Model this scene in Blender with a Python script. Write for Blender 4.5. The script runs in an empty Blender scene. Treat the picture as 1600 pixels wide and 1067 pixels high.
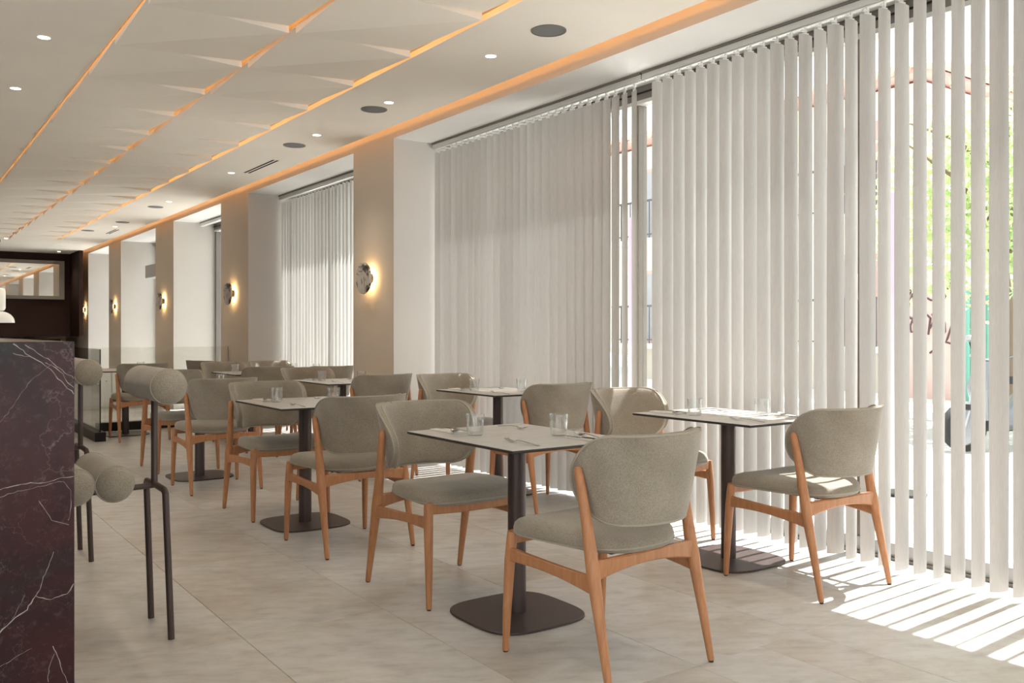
import bpy, bmesh, math, random
from math import sin, cos, pi, radians, sqrt, atan2
from mathutils import Vector, Matrix

random.seed(11)
S = bpy.context.scene
COL = S.collection

# ------------------------------------------------------------------ camera
FPX, HORIZON, EYE = 1400.0, 519.0, 1.184          # focal length / horizon row in the 1600x1067 frame
YAW = math.atan(988 / FPX)
cam_d = bpy.data.cameras.new('camera')
cam_d.sensor_fit = 'HORIZONTAL'
cam_d.sensor_width = 36.0
cam_d.lens = FPX / 1600 * 36.0
cam_d.shift_y = (HORIZON - 533.5) / 1600
cam_d.clip_start = 0.05
cam_d.clip_end = 400
cam = bpy.data.objects.new('camera', cam_d)
COL.objects.link(cam)
cam.location = (0, 0, EYE)
cam.rotation_euler = (radians(90), 0, -YAW)
S.camera = cam

# ------------------------------------------------------------------ world, sun, exposure
W = bpy.data.worlds.new('hazy_sky')
S.world = W
W.use_nodes = True
wb = W.node_tree.nodes['Background']
wb.inputs[0].default_value = (0.92, 0.965, 1.0, 1)
wb.inputs[1].default_value = 0.74

SUN_SLOPE = 2.52                                   # rise per metre towards the street
sd = bpy.data.lights.new('sun', 'SUN')
sd.energy = 5.4
sd.angle = radians(0.55)
sd.color = (1.0, 0.98, 0.95)
sun = bpy.data.objects.new('sun', sd)
COL.objects.link(sun)
sun.location = (12, 3, 20)
sun.rotation_euler = Vector((1.0, 0.045, SUN_SLOPE)).to_track_quat('Z', 'Y').to_euler()

S.view_settings.view_transform = 'Standard'
S.view_settings.look = 'None'
S.view_settings.gamma = 1
S.view_settings.use_curve_mapping = False
S.view_settings.exposure = 1.72
S.cycles.use_denoising = True
S.cycles.max_bounces = 9
S.cycles.diffuse_bounces = 5
S.cycles.transparent_max_bounces = 16
S.cycles.sample_clamp_indirect = 6
S.cycles.caustics_reflective = False
S.cycles.caustics_refractive = False

# room constants (metres; +Y runs away along the window wall, +X towards the street)
CEIL = 2.92
XW, XB, XF = 3.69, 4.10, 4.36                      # wall face, blind plane, window frame plane
SOFF = 2.889
TOPZ = 3.14
BAYS = [(-3.0, -0.35), (0.5, 7.03), (7.85, 10.83), (11.91, 14.25), (15.35, 17.92), (19.01, 21.13)]
YNEAR, YFAR, XLEFT = -3.6, 24.0, -3.6

for (y0, y1) in BAYS:                              # sampling aid only: portals for the sky
    pl = bpy.data.lights.new('window_portal', 'AREA')
    pl.shape = 'RECTANGLE'
    pl.size = y1 - y0
    pl.size_y = 2.78
    pl.cycles.is_portal = True
    po = bpy.data.objects.new('window_portal', pl)
    COL.objects.link(po)
    po.location = (XF + 0.1, (y0 + y1) / 2, 1.4)
    po.rotation_euler = Matrix(((0, 0, 1), (1, 0, 0), (0, 1, 0))).to_euler()
pl = bpy.data.lights.new('window_portal', 'AREA')
pl.shape = 'RECTANGLE'
pl.size = 6.2
pl.size_y = 2.7
pl.cycles.is_portal = True
po = bpy.data.objects.new('window_portal', pl)
COL.objects.link(po)
po.location = (0, YNEAR - 0.1, 1.4)
po.rotation_euler = (radians(90), 0, pi)

# ------------------------------------------------------------------ materials
MATS = {}


def principled(name, col, rough=0.5, metal=0.0, spec=0.5, sheen=0.0, coat=0.0):
    m = bpy.data.materials.new(name)
    m.use_nodes = True
    b = m.node_tree.nodes['Principled BSDF']
    b.inputs['Base Color'].default_value = (*col, 1)
    b.inputs['Roughness'].default_value = rough
    b.inputs['Metallic'].default_value = metal
    b.inputs['Specular IOR Level'].default_value = spec
    if sheen:
        b.inputs['Sheen Weight'].default_value = sheen
        b.inputs['Sheen Roughness'].default_value = 0.5
    if coat:
        b.inputs['Coat Weight'].default_value = coat
    MATS[name] = m
    return m, m.node_tree, b


def nd(t, kind, **kw):
    n = t.nodes.new(kind)
    for k, v in kw.items():
        if k.startswith('i_'):
            n.inputs[k[2:].replace('_', ' ')].default_value = v
        else:
            setattr(n, k, v)
    return n


def ramp(t, src, stops):
    r = t.nodes.new('ShaderNodeValToRGB')
    e = r.color_ramp.elements
    while len(e) < len(stops):
        e.new(0.5)
    for x, (p, c) in zip(e, stops):
        x.position = p
        x.color = (*c, 1) if len(c) == 3 else c
    t.links.new(src, r.inputs[0])
    return r


def coords(t, scale=(1, 1, 1), rot=(0, 0, 0), kind='Object'):
    tc = t.nodes.new('ShaderNodeTexCoord')
    mp = t.nodes.new('ShaderNodeMapping')
    mp.inputs['Scale'].default_value = scale
    mp.inputs['Rotation'].default_value = rot
    t.links.new(tc.outputs[kind], mp.inputs[0])
    return mp.outputs[0]


def world_coords(t, scale=(1, 1, 1), rot=(0, 0, 0)):
    g = t.nodes.new('ShaderNodeNewGeometry')
    mp = t.nodes.new('ShaderNodeMapping')
    mp.inputs['Scale'].default_value = scale
    mp.inputs['Rotation'].default_value = rot
    t.links.new(g.outputs['Position'], mp.inputs[0])
    return mp.outputs[0]


def noise(t, vec, scale, detail=4, rough=0.55, dist=0.0):
    n = t.nodes.new('ShaderNodeTexNoise')
    n.inputs['Scale'].default_value = scale
    n.inputs['Detail'].default_value = detail
    n.inputs['Roughness'].default_value = rough
    n.inputs['Distortion'].default_value = dist
    t.links.new(vec, n.inputs['Vector'])
    return n


def bump(t, b, height, strength=0.1, dist=0.01):
    n = t.nodes.new('ShaderNodeBump')
    n.inputs['Strength'].default_value = strength
    n.inputs['Distance'].default_value = dist
    t.links.new(height, n.inputs['Height'])
    t.links.new(n.outputs[0], b.inputs['Normal'])


def mixc(t, fac, a, b_, mode='MIX'):
    n = t.nodes.new('ShaderNodeMix')
    n.data_type = 'RGBA'
    n.blend_type = mode
    if isinstance(fac, (int, float)):
        n.inputs[0].default_value = fac
    else:
        t.links.new(fac, n.inputs[0])
    for i, v in ((6, a), (7, b_)):
        if isinstance(v, tuple):
            n.inputs[i].default_value = (*v, 1)
        else:
            t.links.new(v, n.inputs[i])
    return n.outputs[2]


def paint(name, col, var=0.03, rough=0.85):
    m, t, b = principled(name, col, rough, spec=0.2)
    v = world_coords(t)
    n = noise(t, v, 1.3, 5)
    r = ramp(t, n.outputs[0], [(0.3, tuple(c * (1 - var) for c in col)), (0.7, tuple(c * (1 + var) for c in col))])
    t.links.new(r.outputs[0], b.inputs['Base Color'])
    n2 = noise(t, v, 60, 3)
    bump(t, b, n2.outputs[0], 0.05, 0.004)
    return m


paint('wall_paint', (0.60, 0.53, 0.45))
paint('reveal_paint', (0.56, 0.53, 0.495))
paint('ceiling_paint', (0.86, 0.805, 0.725))
paint('panel_paint', (0.86, 0.80, 0.715))
paint('soffit_lit_paint', (0.82, 0.81, 0.79))  # lighter than the reveals: light from the sunlit floor put into the colour
paint('white_paint', (0.78, 0.76, 0.72))
paint('void_paint', (0.62, 0.56, 0.48))


def emit(name, col, strength):
    m = bpy.data.materials.new(name)
    m.use_nodes = True
    t = m.node_tree
    t.nodes.clear()
    o = t.nodes.new('ShaderNodeOutputMaterial')
    e = t.nodes.new('ShaderNodeEmission')
    e.inputs[0].default_value = (*col, 1)
    e.inputs[1].default_value = strength
    t.links.new(e.outputs[0], o.inputs[0])
    MATS[name] = m


emit('led_warm', (1.0, 0.56, 0.25), 5.2)
emit('led_panel', (1.0, 0.45, 0.11), 3.2)
emit('lens_glow', (1.0, 0.83, 0.58), 6.0)
emit('sconce_glow', (1.0, 0.66, 0.30), 17.0)

# floor stone
m, t, b = principled('floor_stone', (0.45, 0.41, 0.36), 0.3, spec=0.55)
v = world_coords(t, (1, 1, 1), (0, 0, 0.5))
tc = t.nodes.new('ShaderNodeObjectInfo')
off = t.nodes.new('ShaderNodeVectorMath'); off.operation = 'SCALE'
comb = t.nodes.new('ShaderNodeCombineXYZ')
t.links.new(tc.outputs['Random'], comb.inputs[0]); t.links.new(tc.outputs['Random'], comb.inputs[1])
t.links.new(comb.outputs[0], off.inputs[0]); off.inputs['Scale'].default_value = 37.0
add = t.nodes.new('ShaderNodeVectorMath'); add.operation = 'ADD'
t.links.new(v, add.inputs[0]); t.links.new(off.outputs[0], add.inputs[1])
n1 = noise(t, add.outputs[0], 1.5, 7, 0.6, 0.3)
r1 = ramp(t, n1.outputs[0], [(0.26, (0.43, 0.395, 0.355)), (0.42, (0.535, 0.50, 0.46)), (0.55, (0.61, 0.60, 0.585)), (0.74, (0.48, 0.47, 0.465))])
mp = t.nodes.new('ShaderNodeMapping'); mp.inputs['Scale'].default_value = (1.2, 3.2, 1)
t.links.new(add.outputs[0], mp.inputs[0])
n2 = noise(t, mp.outputs[0], 5.0, 9, 0.66, 0.3)
r2 = ramp(t, n2.outputs[0], [(0.28, (0.70, 0.68, 0.66)), (0.47, (0.96, 0.955, 0.95)), (0.72, (1.16, 1.16, 1.17))])
c = mixc(t, 0.75, r1.outputs[0], r2.outputs[0], 'MULTIPLY')
t.links.new(c, b.inputs['Base Color'])
rr = ramp(t, n2.outputs[0], [(0.3, (0.40,) * 3), (0.7, (0.30,) * 3)])
t.links.new(rr.outputs[0], b.inputs['Roughness'])
bump(t, b, n2.outputs[0], 0.04, 0.003)

principled('grout', (0.30, 0.27, 0.24), 0.9)

# wood
m, t, b = principled('oak_wood', (0.46, 0.19, 0.075), 0.42, spec=0.4)
v = coords(t, (9, 9, 1.4))
n = noise(t, v, 6, 5, 0.6, 0.8)
r = ramp(t, n.outputs[0], [(0.25, (0.38, 0.165, 0.072)), (0.55, (0.49, 0.225, 0.105)), (0.8, (0.57, 0.285, 0.145))])
t.links.new(r.outputs[0], b.inputs['Base Color'])
bump(t, b, n.outputs[0], 0.05, 0.002)

# upholstery
m, t, b = principled('boucle_fabric', (0.36, 0.325, 0.265), 0.95, spec=0.1, sheen=0.35)
v = coords(t)
n = noise(t, v, 3.5, 4, 0.6)
r = ramp(t, n.outputs[0], [(0.3, (0.275, 0.237, 0.190)), (0.7, (0.388, 0.344, 0.286))])
n2 = noise(t, v, 240, 2, 0.5)
r2 = ramp(t, n2.outputs[0], [(0.35, (0.80, 0.79, 0.77)), (0.62, (1.05, 1.05, 1.05))])
t.links.new(mixc(t, 1.0, r.outputs[0], r2.outputs[0], 'MULTIPLY'), b.inputs['Base Color'])
bump(t, b, n2.outputs[0], 0.35, 0.004)
m, t, b = principled('piping_fabric', (0.40, 0.362, 0.30), 0.9, spec=0.1)  # slightly lighter than the cloth, a thin rim highlight put into the colour

# blinds
m = bpy.data.materials.new('slat_fabric')
m.use_nodes = True
MATS['slat_fabric'] = m
t = m.node_tree
t.nodes.clear()
o = t.nodes.new('ShaderNodeOutputMaterial')
df = t.nodes.new('ShaderNodeBsdfDiffuse'); tl = t.nodes.new('ShaderNodeBsdfTranslucent'); mx = t.nodes.new('ShaderNodeMixShader')
v = world_coords(t, (40, 40, 2))
n = noise(t, v, 8, 2)
r = ramp(t, n.outputs[0], [(0.3, (0.495, 0.47, 0.448)), (0.7, (0.55, 0.525, 0.502))])
t.links.new(r.outputs[0], df.inputs[0])
tl.inputs[0].default_value = (0.80, 0.77, 0.74, 1)
mx.inputs[0].default_value = 0.05
t.links.new(df.outputs[0], mx.inputs[1]); t.links.new(tl.outputs[0], mx.inputs[2]); t.links.new(mx.outputs[0], o.inputs[0])

principled('white_plastic', (0.80, 0.79, 0.77), 0.4)
principled('rail_metal', (0.62, 0.61, 0.58), 0.45, 0.2)
principled('frame_metal', (0.20, 0.18, 0.16), 0.5, 0.3)
principled('frame_grey', (0.42, 0.41, 0.40), 0.5, 0.2)

# table top: pale stone laminate, dark core
m, t, b = principled('table_stone', (0.60, 0.575, 0.54), 0.35)
v = coords(t, (1, 2.6, 1), (0, 0, 0.5))
n = noise(t, v, 5.0, 9, 0.65, 1.6)
r = ramp(t, n.outputs[0], [(0.30, (0.33, 0.31, 0.285)), (0.40, (0.45, 0.43, 0.405)), (0.6, (0.51, 0.49, 0.465)), (0.8, (0.46, 0.445, 0.42))])
t.links.new(r.outputs[0], b.inputs['Base Color'])
principled('table_core', (0.035, 0.030, 0.026), 0.5)
m, t, b = principled('bronze_metal', (0.085, 0.060, 0.055), 0.40, 0.35)
v = coords(t); n = noise(t, v, 90, 2); bump(t, b, n.outputs[0], 0.08, 0.001)
principled('black_rubber', (0.02, 0.018, 0.016), 0.7)
principled('steel', (0.60, 0.58, 0.55), 0.22, 1.0)
principled('napkin_cloth', (0.74, 0.72, 0.68), 0.9, spec=0.1)

# drinking glass: real dielectric, light passes

def pane(name, tint, gloss, rough=0.02, power=4.0, edge=0.7):
    m = bpy.data.materials.new(name)
    m.use_nodes = True
    MATS[name] = m
    t = m.node_tree
    t.nodes.clear()
    o = t.nodes.new('ShaderNodeOutputMaterial')
    tr = t.nodes.new('ShaderNodeBsdfTransparent'); gl = t.nodes.new('ShaderNodeBsdfGlossy'); mx = t.nodes.new('ShaderNodeMixShader')
    tr.inputs[0].default_value = (*tint, 1)
    gl.inputs['Roughness'].default_value = rough
    fr = t.nodes.new('ShaderNodeLayerWeight'); fr.inputs[0].default_value = 0.5
    pw_ = t.nodes.new('ShaderNodeMath'); pw_.operation = 'POWER'; pw_.inputs[1].default_value = power
    ma = t.nodes.new('ShaderNodeMath'); ma.operation = 'MULTIPLY_ADD'; ma.inputs[1].default_value = edge; ma.inputs[2].default_value = gloss
    t.links.new(fr.outputs['Facing'], pw_.inputs[0]); t.links.new(pw_.outputs[0], ma.inputs[0])
    t.links.new(ma.outputs[0], mx.inputs[0])
    t.links.new(tr.outputs[0], mx.inputs[1]); t.links.new(gl.outputs[0], mx.inputs[2]); t.links.new(mx.outputs[0], o.inputs[0])


pane('clear_glass', (0.985, 0.99, 0.99), 0.09, 0.03, 2.0, 0.9)
pane('window_glass', (0.97, 0.985, 0.98), 0.03)
pane('balustrade_glass', (0.94, 0.94, 0.92), 0.05)

# burgundy marble
m, t, b = principled('dark_marble', (0.03, 0.012, 0.012), 0.22, spec=0.2)
v = world_coords(t, (1, 1, 1), (0.3, 0.5, 0.2))
n = noise(t, v, 2.3, 6, 0.6, 0.8)
base = ramp(t, n.outputs[0], [(0.30, (0.012, 0.004, 0.005)), (0.44, (0.042, 0.011, 0.012)), (0.55, (0.026, 0.010, 0.011)), (0.66, (0.022, 0.022, 0.022)), (0.8, (0.04, 0.012, 0.013))])
sp = noise(t, v, 46, 6, 0.75)
spr = ramp(t, sp.outputs[0], [(0.54, (0, 0, 0)), (0.72, (0.10, 0.075, 0.072))])
c1 = mixc(t, 0.32, base.outputs[0], spr.outputs[0], 'ADD')


def veins(scale, rot, lo, hi, warp, w):
    vv = world_coords(t, (1, 1, 1), rot)
    wn = noise(t, vv, 2.6, 7, 0.62)
    ms = t.nodes.new('ShaderNodeVectorMath'); ms.operation = 'SCALE'; ms.inputs['Scale'].default_value = warp
    t.links.new(wn.outputs['Color'], ms.inputs[0])
    ad = t.nodes.new('ShaderNodeVectorMath'); ad.operation = 'ADD'
    t.links.new(vv, ad.inputs[0]); t.links.new(ms.outputs[0], ad.inputs[1])
    vo = t.nodes.new('ShaderNodeTexVoronoi'); vo.feature = 'DISTANCE_TO_EDGE'; vo.inputs['Scale'].default_value = scale
    t.links.new(ad.outputs[0], vo.inputs['Vector'])
    gate = noise(t, vv, 3.3, 2)
    g = ramp(t, gate.outputs[0], [(0.42, (0, 0, 0)), (0.60, (1, 1, 1))])
    rr_ = ramp(t, vo.outputs[0], [(lo, (1, 1, 1)), (hi, (0, 0, 0))])
    mu = t.nodes.new('ShaderNodeMath'); mu.operation = 'MULTIPLY'
    t.links.new(g.outputs[0], mu.inputs[0]); t.links.new(rr_.outputs[0], mu.inputs[1])
    mu2 = t.nodes.new('ShaderNodeMath'); mu2.operation = 'MULTIPLY'; mu2.inputs[1].default_value = w
    t.links.new(mu.outputs[0], mu2.inputs[0])
    return mu2.outputs[0]


c2 = mixc(t, veins(2.3, (0.2, 0.9, 0.4), 0.0, 0.006, 0.55, 0.22), c1, (0.45, 0.38, 0.35))
c3 = mixc(t, veins(4.6, (0.9, 0.1, 1.1), 0.0, 0.008, 0.8, 0.16), c2, (0.42, 0.34, 0.31))
t.links.new(c3, b.inputs['Base Color'])

# sconce marble, white with dark veins
m, t, b = principled('veined_stone', (0.6, 0.56, 0.5), 0.3)
v = coords(t, (1, 1, 1), (0.4, 0.2, 0.6))
wn = noise(t, v, 5, 6, 0.7, 1.8)
r = ramp(t, wn.outputs[0], [(0.36, (0.03, 0.022, 0.02)), (0.43, (0.10, 0.08, 0.07)), (0.48, (0.55, 0.52, 0.48)), (0.8, (0.62, 0.59, 0.55))])
t.links.new(r.outputs[0], b.inputs['Base Color'])

principled('calcite', (0.34, 0.285, 0.26), 0.2)
principled('dark_panel', (0.030, 0.012, 0.008), 0.6, spec=0.15)
principled('taupe_frame', (0.22, 0.19, 0.16), 0.4, 0.2)
principled('mirror_silver', (0.85, 0.85, 0.83), 0.02, 1.0)
principled('speaker_grille', (0.17, 0.17, 0.175), 0.7)
principled('black_metal', (0.018, 0.015, 0.013), 0.45, 0.4)
principled('slot_black', (0.012, 0.010, 0.009), 0.9)
m, t, b = principled('opal_glass', (0.86, 0.84, 0.80), 0.3)
b.inputs['Emission Color'].default_value = (1.0, 0.93, 0.82, 1)
b.inputs['Emission Strength'].default_value = 0.03

# street
paint('street_cream', (0.80, 0.76, 0.66), 0.06)
paint('street_white', (0.82, 0.81, 0.80), 0.05)
paint('street_pink', (0.62, 0.44, 0.41), 0.10)
paint('street_teal', (0.19, 0.42, 0.36), 0.06)
paint('street_tan', (0.58, 0.42, 0.28), 0.08)
paint('asphalt', (0.45, 0.44, 0.43), 0.08)
paint('pavement', (0.70, 0.68, 0.65), 0.06)
principled('roof_tile', (0.68, 0.45, 0.37), 0.85)
principled('eave_red', (0.66, 0.38, 0.34), 0.8)
principled('iron', (0.10, 0.10, 0.11), 0.6, 0.5)
principled('window_dark', (0.34, 0.35, 0.37), 0.2)  # greyed for a washed-out look, street glare put into the colour
principled('shutter_wood', (0.56, 0.36, 0.33), 0.7)  # washed out like the panes, glare put into the colour
principled('car_silver', (0.45, 0.47, 0.50), 0.25, 0.6)
principled('car_dark', (0.22, 0.24, 0.26), 0.25, 0.3)  # lightened, the veil of outdoor haze put into the colour
principled('car_glass', (0.16, 0.19, 0.20), 0.05)
principled('tyre', (0.02, 0.02, 0.02), 0.8)
principled('magenta_vinyl', (0.84, 0.56, 0.80), 0.5)  # paled towards lilac, overexposed glare put into the colour
principled('spray_ink', (0.10, 0.06, 0.07), 0.8)
principled('bark', (0.20, 0.14, 0.10), 0.9)
m = bpy.data.materials.new('leaf')
m.use_nodes = True
MATS['leaf'] = m
t = m.node_tree
t.nodes.clear()
o = t.nodes.new('ShaderNodeOutputMaterial')
df = t.nodes.new('ShaderNodeBsdfDiffuse'); tl = t.nodes.new('ShaderNodeBsdfTranslucent'); mx = t.nodes.new('ShaderNodeMixShader')
v = world_coords(t)
n = noise(t, v, 2.2, 3)
r = ramp(t, n.outputs[0], [(0.3, (0.48, 0.60, 0.36)), (0.55, (0.64, 0.74, 0.42)), (0.75, (0.82, 0.80, 0.48))])  # paled greens, outdoor haze and glare put into the colour
t.links.new(r.outputs[0], df.inputs[0]); t.links.new(r.outputs[0], tl.inputs[0])
mx.inputs[0].default_value = 0.4
t.links.new(df.outputs[0], mx.inputs[1]); t.links.new(tl.outputs[0], mx.inputs[2]); t.links.new(mx.outputs[0], o.inputs[0])


# ------------------------------------------------------------------ mesh helpers
class MB:
    """collects vertices and faces; build() links them as ONE mesh object"""

    def __init__(self):
        self.v, self.f, self.m = [], [], []

    def add(self, vs, fs, mi=0):
        o = len(self.v)
        self.v += [tuple(p) for p in vs]
        self.f += [tuple(i + o for i in q) for q in fs]
        self.m += [mi] * len(fs)
        return self

    def box(self, x0, x1, y0, y1, z0, z1, mi=0):
        vs = [(x, y, z) for z in (z0, z1) for y in (y0, y1) for x in (x0, x1)]
        return self.add(vs, [(0, 2, 3, 1), (4, 5, 7, 6), (0, 1, 5, 4), (2, 6, 7, 3), (0, 4, 6, 2), (1, 3, 7, 5)], mi)

    def rings(self, rs, mi=0, cap0=True, cap1=True):
        n = len(rs[0])
        vs = [p for r in rs for p in r]
        fs = []
        for k in range(len(rs) - 1):
            for i in range(n):
                j = (i + 1) % n
                fs.append((k * n + i, k * n + j, (k + 1) * n + j, (k + 1) * n + i))
        if cap0:
            fs.append(tuple(reversed(range(n))))
        if cap1:
            fs.append(tuple(range((len(rs) - 1) * n, len(rs) * n)))
        return self.add(vs, fs, mi)

    def tube(self, path, radii, n=12, mi=0, flat=1.0):
        pts = [Vector(p) for p in path]
        if not hasattr(radii, '__len__'):
            radii = [radii] * len(pts)
        rs = []
        for i, p in enumerate(pts):
            d = (pts[min(i + 1, len(pts) - 1)] - pts[max(i - 1, 0)]).normalized()
            a = Vector((1, 0, 0)) if abs(d.x) < 0.9 else Vector((0, 1, 0))
            u = (a - d * a.dot(d)).normalized()
            w = d.cross(u)
            rs.append([p + u * (radii[i] * cos(2 * pi * k / n)) + w * (radii[i] * flat * sin(2 * pi * k / n)) for k in range(n)])
        return self.rings(rs, mi)

    def lathe(self, prof, n=24, c=(0, 0, 0), mi=0, caps=True):
        rs = [[(c[0] + r * cos(2 * pi * k / n), c[1] + r * sin(2 * pi * k / n), c[2] + z) for k in range(n)] for r, z in prof]
        return self.rings(rs, mi, caps, caps)

    def build(self, name, mats, parent=None, smooth=0, bevel=0.0, loc=None, rz=None):
        me = bpy.data.meshes.new(name)
        me.from_pydata(self.v, [], self.f)
        if isinstance(mats, str):
            mats = [mats]
        for k in mats:
            me.materials.append(MATS[k])
        if len(mats) > 1:
            me.polygons.foreach_set('material_index', self.m)
        bm = bmesh.new()
        bm.from_mesh(me)
        bmesh.ops.remove_doubles(bm, verts=bm.verts, dist=1e-6)
        bmesh.ops.recalc_face_normals(bm, faces=bm.faces)
        if bevel:
            es = [e for e in bm.edges if len(e.link_faces) == 2 and e.calc_face_angle(0) > 0.6]
            bmesh.ops.bevel(bm, geom=es, offset=bevel, segments=2, affect='EDGES', profile=0.6)
        bm.to_mesh(me)
        bm.free()
        if smooth:
            me.polygons.foreach_set('use_smooth', [True] * len(me.polygons))
            me.set_sharp_from_angle(angle=radians(smooth))
        return link(name, me, parent, loc, rz)


def link(name, me, parent=None, loc=None, rz=None):
    ob = bpy.data.objects.new(name, me)
    COL.objects.link(ob)
    if parent:
        ob.parent = parent
    if loc is not None:
        ob.location = loc
    if rz is not None:
        ob.rotation_euler = (0, 0, rz)
    return ob


def tag(o, label=None, cat=None, group=None, kind=None):
    if label: o['label'] = label
    if cat: o['category'] = cat
    if group: o['group'] = group
    if kind: o['kind'] = kind
    return o


def thing(name, loc=(0, 0, 0), rz=0, label=None, cat=None, group=None):
    e = bpy.data.objects.new(name, None)
    e.empty_display_size = 0.1
    COL.objects.link(e)
    e.location = loc
    e.rotation_euler = (0, 0, rz)
    return tag(e, label, cat, group)


def copy_tree(o, parent=None):
    c = o.copy()
    COL.objects.link(c)
    if parent:
        c.parent = parent
    for ch in list(o.children):
        copy_tree(ch, c)
    return c


def place(proto, used, loc, rz, label, group=None):
    o = proto if not used else copy_tree(proto)
    used.append(1)
    o.location = loc
    o.rotation_euler = (0, 0, rz)
    o['label'] = label
    if group: o['group'] = group
    return o


def lerp(a, b, t):
    return a + (b - a) * t


# ================================================================== THE ROOM
# ---- floor: slab with recessed joints, each stone tile its own object
floor = tag(MB().box(XLEFT, XF + 0.06, YNEAR, YFAR, -0.12, -0.004).build('floor', 'grout'), 'pale beige stone floor of large tiles with hairline joints', kind='structure')
TW, TL = 0.61, 1.22
tile_me = {}


def tile(x0, x1, y0, y1):
    key = (round(x1 - x0, 3), round(y1 - y0, 3))
    cx, cy = (x0 + x1) / 2, (y0 + y1) / 2
    if key not in tile_me:
        hx, hy, ch = key[0] / 2 - 0.0009, key[1] / 2 - 0.0009, 0.0012
        rs = [[(-hx, -hy, -0.004), (hx, -hy, -0.004), (hx, hy, -0.004), (-hx, hy, -0.004)],
              [(-hx, -hy, -0.0008), (hx, -hy, -0.0008), (hx, hy, -0.0008), (-hx, hy, -0.0008)],
              [(-hx + ch, -hy + ch, 0), (hx - ch, -hy + ch, 0), (hx - ch, hy - ch, 0), (-hx + ch, hy - ch, 0)]]
        o = MB().rings(rs).build('tile', 'floor_stone', floor)
        tile_me[key] = o.data
    else:
        o = link('tile', tile_me[key], floor)
    o.location = (cx, cy, 0)


x = 1.15 - 7 * TW
while x < XF:
    x1 = min(x + TW, XF + 0.05)
    y = 2.22 - 4 * TL
    while y < YFAR - 0.3:
        if x < -0.5 and (y > 9 or x < -1.5):
            y += TL
            continue
        if abs(x - 2.37) < 0.01 and abs(y - (2.22 - TL)) < 0.01:
            tile(x, 2.715, y, y + TL)
            tile(2.715, x1, y, y + TL)
        else:
            tile(x, x1, y, min(y + TL, YFAR))
        y += TL
    x += TW
big = MB()
big.box(XLEFT, 1.15 - 4 * TW - 0.001, YNEAR, YFAR, -0.004, 0)
big.box(1.15 - 4 * TW, 1.15 - 3 * TW + TW * 0, 9.55, YFAR, -0.004, 0)
tag(big.build('stone_field', 'floor_stone', floor), kind='stuff')

# ---- right wall: piers, lintel, reveals (one piece of masonry)
wr = MB()
piers = [(YNEAR, BAYS[0][0])] + [(BAYS[i][1], BAYS[i + 1][0]) for i in range(len(BAYS) - 1)] + [(BAYS[-1][1], YFAR)]
for y0, y1 in piers:
    # inner face beige, reveals greyer, soffit lightened as if lit from below
    wr.add([(XW, y0, 0), (XW, y1, 0), (XW, y1, SOFF), (XW, y0, SOFF)], [(0, 1, 2, 3)], 0)
    for yy in (y0, y1):
        wr.add([(XW, yy, 0), (XF + 0.06, yy, 0), (XF + 0.06, yy, SOFF), (XW, yy, SOFF)], [(0, 1, 2, 3)], 1)
    wr.add([(XF + 0.06, y0, 0), (XF + 0.06, y1, 0), (XF + 0.06, y1, SOFF), (XF + 0.06, y0, SOFF)], [(0, 1, 2, 3)], 0)
wr.add([(XW, YNEAR, SOFF), (XW, YFAR, SOFF), (XW, YFAR, TOPZ), (XW, YNEAR, TOPZ)], [(0, 1, 2, 3)], 0)
wr.add([(XW, YNEAR, SOFF), (XW, YFAR, SOFF), (XF + 0.06, YFAR, SOFF), (XF + 0.06, YNEAR, SOFF)], [(0, 1, 2, 3)], 2)
wr.add([(XF + 0.06, YNEAR, SOFF), (XF + 0.06, YFAR, SOFF), (XF + 0.06, YFAR, TOPZ + 0.2), (XF + 0.06, YNEAR, TOPZ + 0.2)], [(0, 1, 2, 3)], 0)
wall_right = tag(wr.build('wall_right', ['wall_paint', 'reveal_paint', 'soffit_lit_paint']), 'beige plastered wall with deep white window reveals and piers', kind='structure')

# ---- other walls
wl = MB()
LB = [(-2.6, 1.2), (2.0, 5.8)]  # openings added in the unseen left wall to let in fill light
for a_, b_ in zip([YNEAR] + [q[1] for q in LB], [q[0] for q in LB] + [YFAR]):
    wl.box(XLEFT - 0.15, XLEFT, a_, b_, 0, TOPZ)
for a_, b_ in LB:
    wl.box(XLEFT - 0.15, XLEFT, a_, b_, 2.75, TOPZ)
tag(wl.build('wall_left', 'wall_paint'), 'beige wall with added fill windows beyond the bar counter', kind='structure')
for i, (a_, b_) in enumerate(LB):
    w_ = tag(thing('window_%d' % (8 + i), (XLEFT - 0.08, a_, 0)), 'window added to the left wall for fill light, out of the picture', kind='structure')
    L_ = b_ - a_
    for yy in (0.04, L_ / 2, L_ - 0.04):
        MB().box(-0.04, 0.04, yy - 0.04, yy + 0.04, 0, 2.75).build('mullion', 'frame_metal', w_)
    for ya, yb in ((0.08, L_ / 2 - 0.04), (L_ / 2 + 0.04, L_ - 0.08)):
        MB().box(-0.006, 0.006, ya, yb, 0.02, 2.74).build('pane', 'window_glass', w_)
    pl = bpy.data.lights.new('window_portal', 'AREA')
    pl.shape = 'RECTANGLE'
    pl.size = L_
    pl.size_y = 2.7
    pl.cycles.is_portal = True
    po = bpy.data.objects.new('window_portal', pl)
    COL.objects.link(po)
    po.location = (XLEFT - 0.2, (a_ + b_) / 2, 1.38)
    po.rotation_euler = Matrix(((0, 0, -1), (-1, 0, 0), (0, 1, 0))).to_euler()
tag(MB().box(XLEFT, XF + 0.06, YFAR, YFAR + 0.15, 0, TOPZ).build('wall_far', 'wall_paint'), 'beige end wall at the far end of the dining room', kind='structure')
wn_ = MB()
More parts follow.
